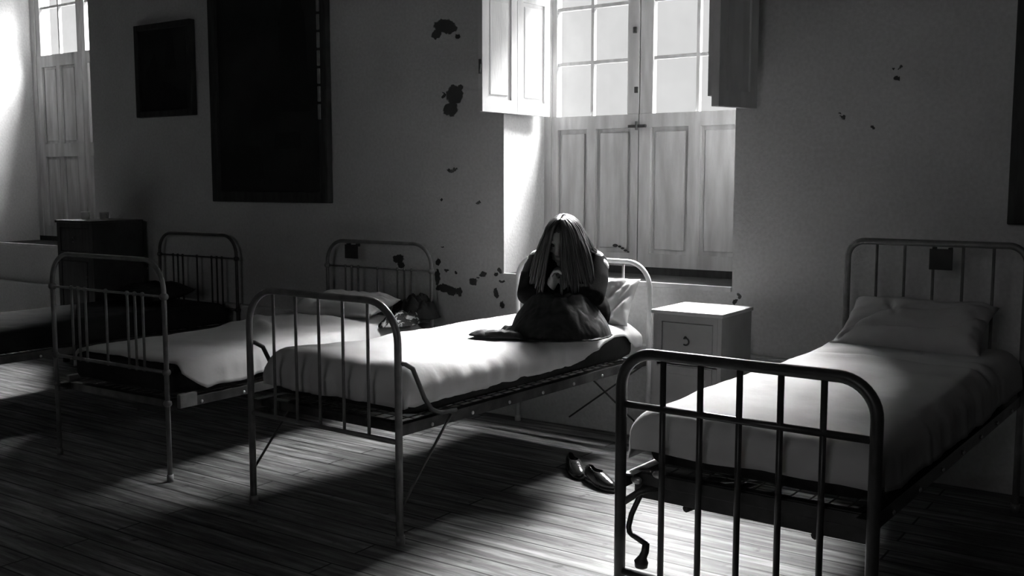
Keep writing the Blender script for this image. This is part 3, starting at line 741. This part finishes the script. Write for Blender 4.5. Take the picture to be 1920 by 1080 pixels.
# hair: locks falling from the parting over the face and shoulders
random.seed(7)
bm = NB()
ball(bm, hp(0, .012, .012), .104, (.77, .90, .98), HR, 28, 18)
NL = 210
for k in range(NL):
    a = 2*PI*(k+random.random()*.8)/NL          # 0 = viewer's right, PI/2 = back, 3PI/2 = face
    face = g(((a-1.5*PI+PI) % (2*PI))-PI+.06, .40)
    if face > .56: continue
    layer = random.uniform(0, 1)
    ca, sa = math.cos(a), math.sin(a)
    st = hp(.004*ca, .0+.02*sa, .112+.003*layer)
    pts = [st]
    for t in (.35, .7, 1.0, 1.25):
        q = hp(.082*math.sin(t)*ca, .098*math.sin(t)*sa, .103*math.cos(t))
        pts.append(q + (q-HC).normalized()*(.004+.008*layer))
    out = (Vector((pts[-1].x-HC.x, pts[-1].y-HC.y, 0))).normalized()
    ln = random.uniform(.20, .27) if sa < .2 else random.uniform(.14, .20)
    p = pts[-1].copy()
    for j in range(6):
        f = (j+1)/6
        q = pts[-1-j if False else -1] + Vector((0, 0, -ln/6)) + out*(.010*(1-f)+.004) + Vector((nz(a*3, f*2, 1)*.006+.004*ca, nz(a*3, f*2, 9)*.006, 0))
        # keep the locks outside the shoulders, arms and chest
        if q.z < .39 and abs(q.x) < .2 and sa > .0: q.y = max(q.y, .0); q.z = max(q.z, .385-.02*j) if q.y < .14 else q.z
        pts.append(q)
    r = random.uniform(.006, .0095)
    rs = [r*.7, r, r, r, r] + [r*(1-.12*j) for j in range(5)] + [r*.15]
    tube(bm, pts, rs, 6)
obj('hair', bm, M['hair'], per)

# dark shawl over the knees, its end trailing on the sheet
bm = NB(); NX, NY = 110, 90; G = []
def shawl_z(x, y):
    r2 = ((x-.01)/.235)**2 + ((y+.22)/.225)**2
    z = .205*max(0, 1-r2**.85)**.72 if r2 < 1 else 0
    z += .016*g(x-.11, .06)*g(y+.24, .07) + .018*g(x+.11, .06)*g(y+.24, .07)
    d = (x*.5+(y+.33))                       # long fold running down to the trailing end
    z += .022*g(d, .022)*(1 if x < .02 else g(x-.02, .08)) + .014*g(y+.32-.9*(x-.05), .02)*g(x-.08, .09)
    t = max(0, min(1, (-x-.12)/.22))
    z += .030*g(y+.385+.25*(x+.2), .06)*min(1, t*3)*(1-.45*t)
    z += (.007*abs(nz(x, y, 3, 16))+.005*abs(nz(x, y, 6, 34)))*1.6
    return z
for j in range(NY+1):
    row = []
    for i in range(NX+1):
        u = i/NX*2-1; v = j/NY*2-1
        # square -> disc, then outline: mound to the right, tail to the left
        x = u*math.sqrt(1-v*v/2); y = v*math.sqrt(1-u*u/2); a = math.atan2(y, x); r = math.hypot(x, y)
        R = 1+.05*nz(math.cos(a)*3, math.sin(a)*3, 2)+.03*nz(math.cos(a)*9, math.sin(a)*9, 5)
        X = .245*R*x + .005; Y = .235*R*y - .225
        tl = max(0, -x)**2*g(y+.35, .55)
        X -= .19*tl; Y -= .075*tl
        row.append(bm.verts.new((X, Y, shawl_z(X, Y)*(1 if r < .93 else max(0, (1-r)/.07)**.5*1.0) + .004)))
    G.append(row)
for j in range(NY):
    for i in range(NX): bm.faces.new((G[j][i], G[j][i+1], G[j+1][i+1], G[j+1][i]))
sh = obj('shawl', bm, M['shawl'], mods=(('SOLIDIFY', dict(thickness=.006, offset=1)),))
sh.location = (-2.64, 4.30, .660); sh.rotation_euler = (0, 0, .35)
tag(sh, 'dark shawl draped over the sitting person\'s knees, one end trailing left on the sheet', 'shawl')
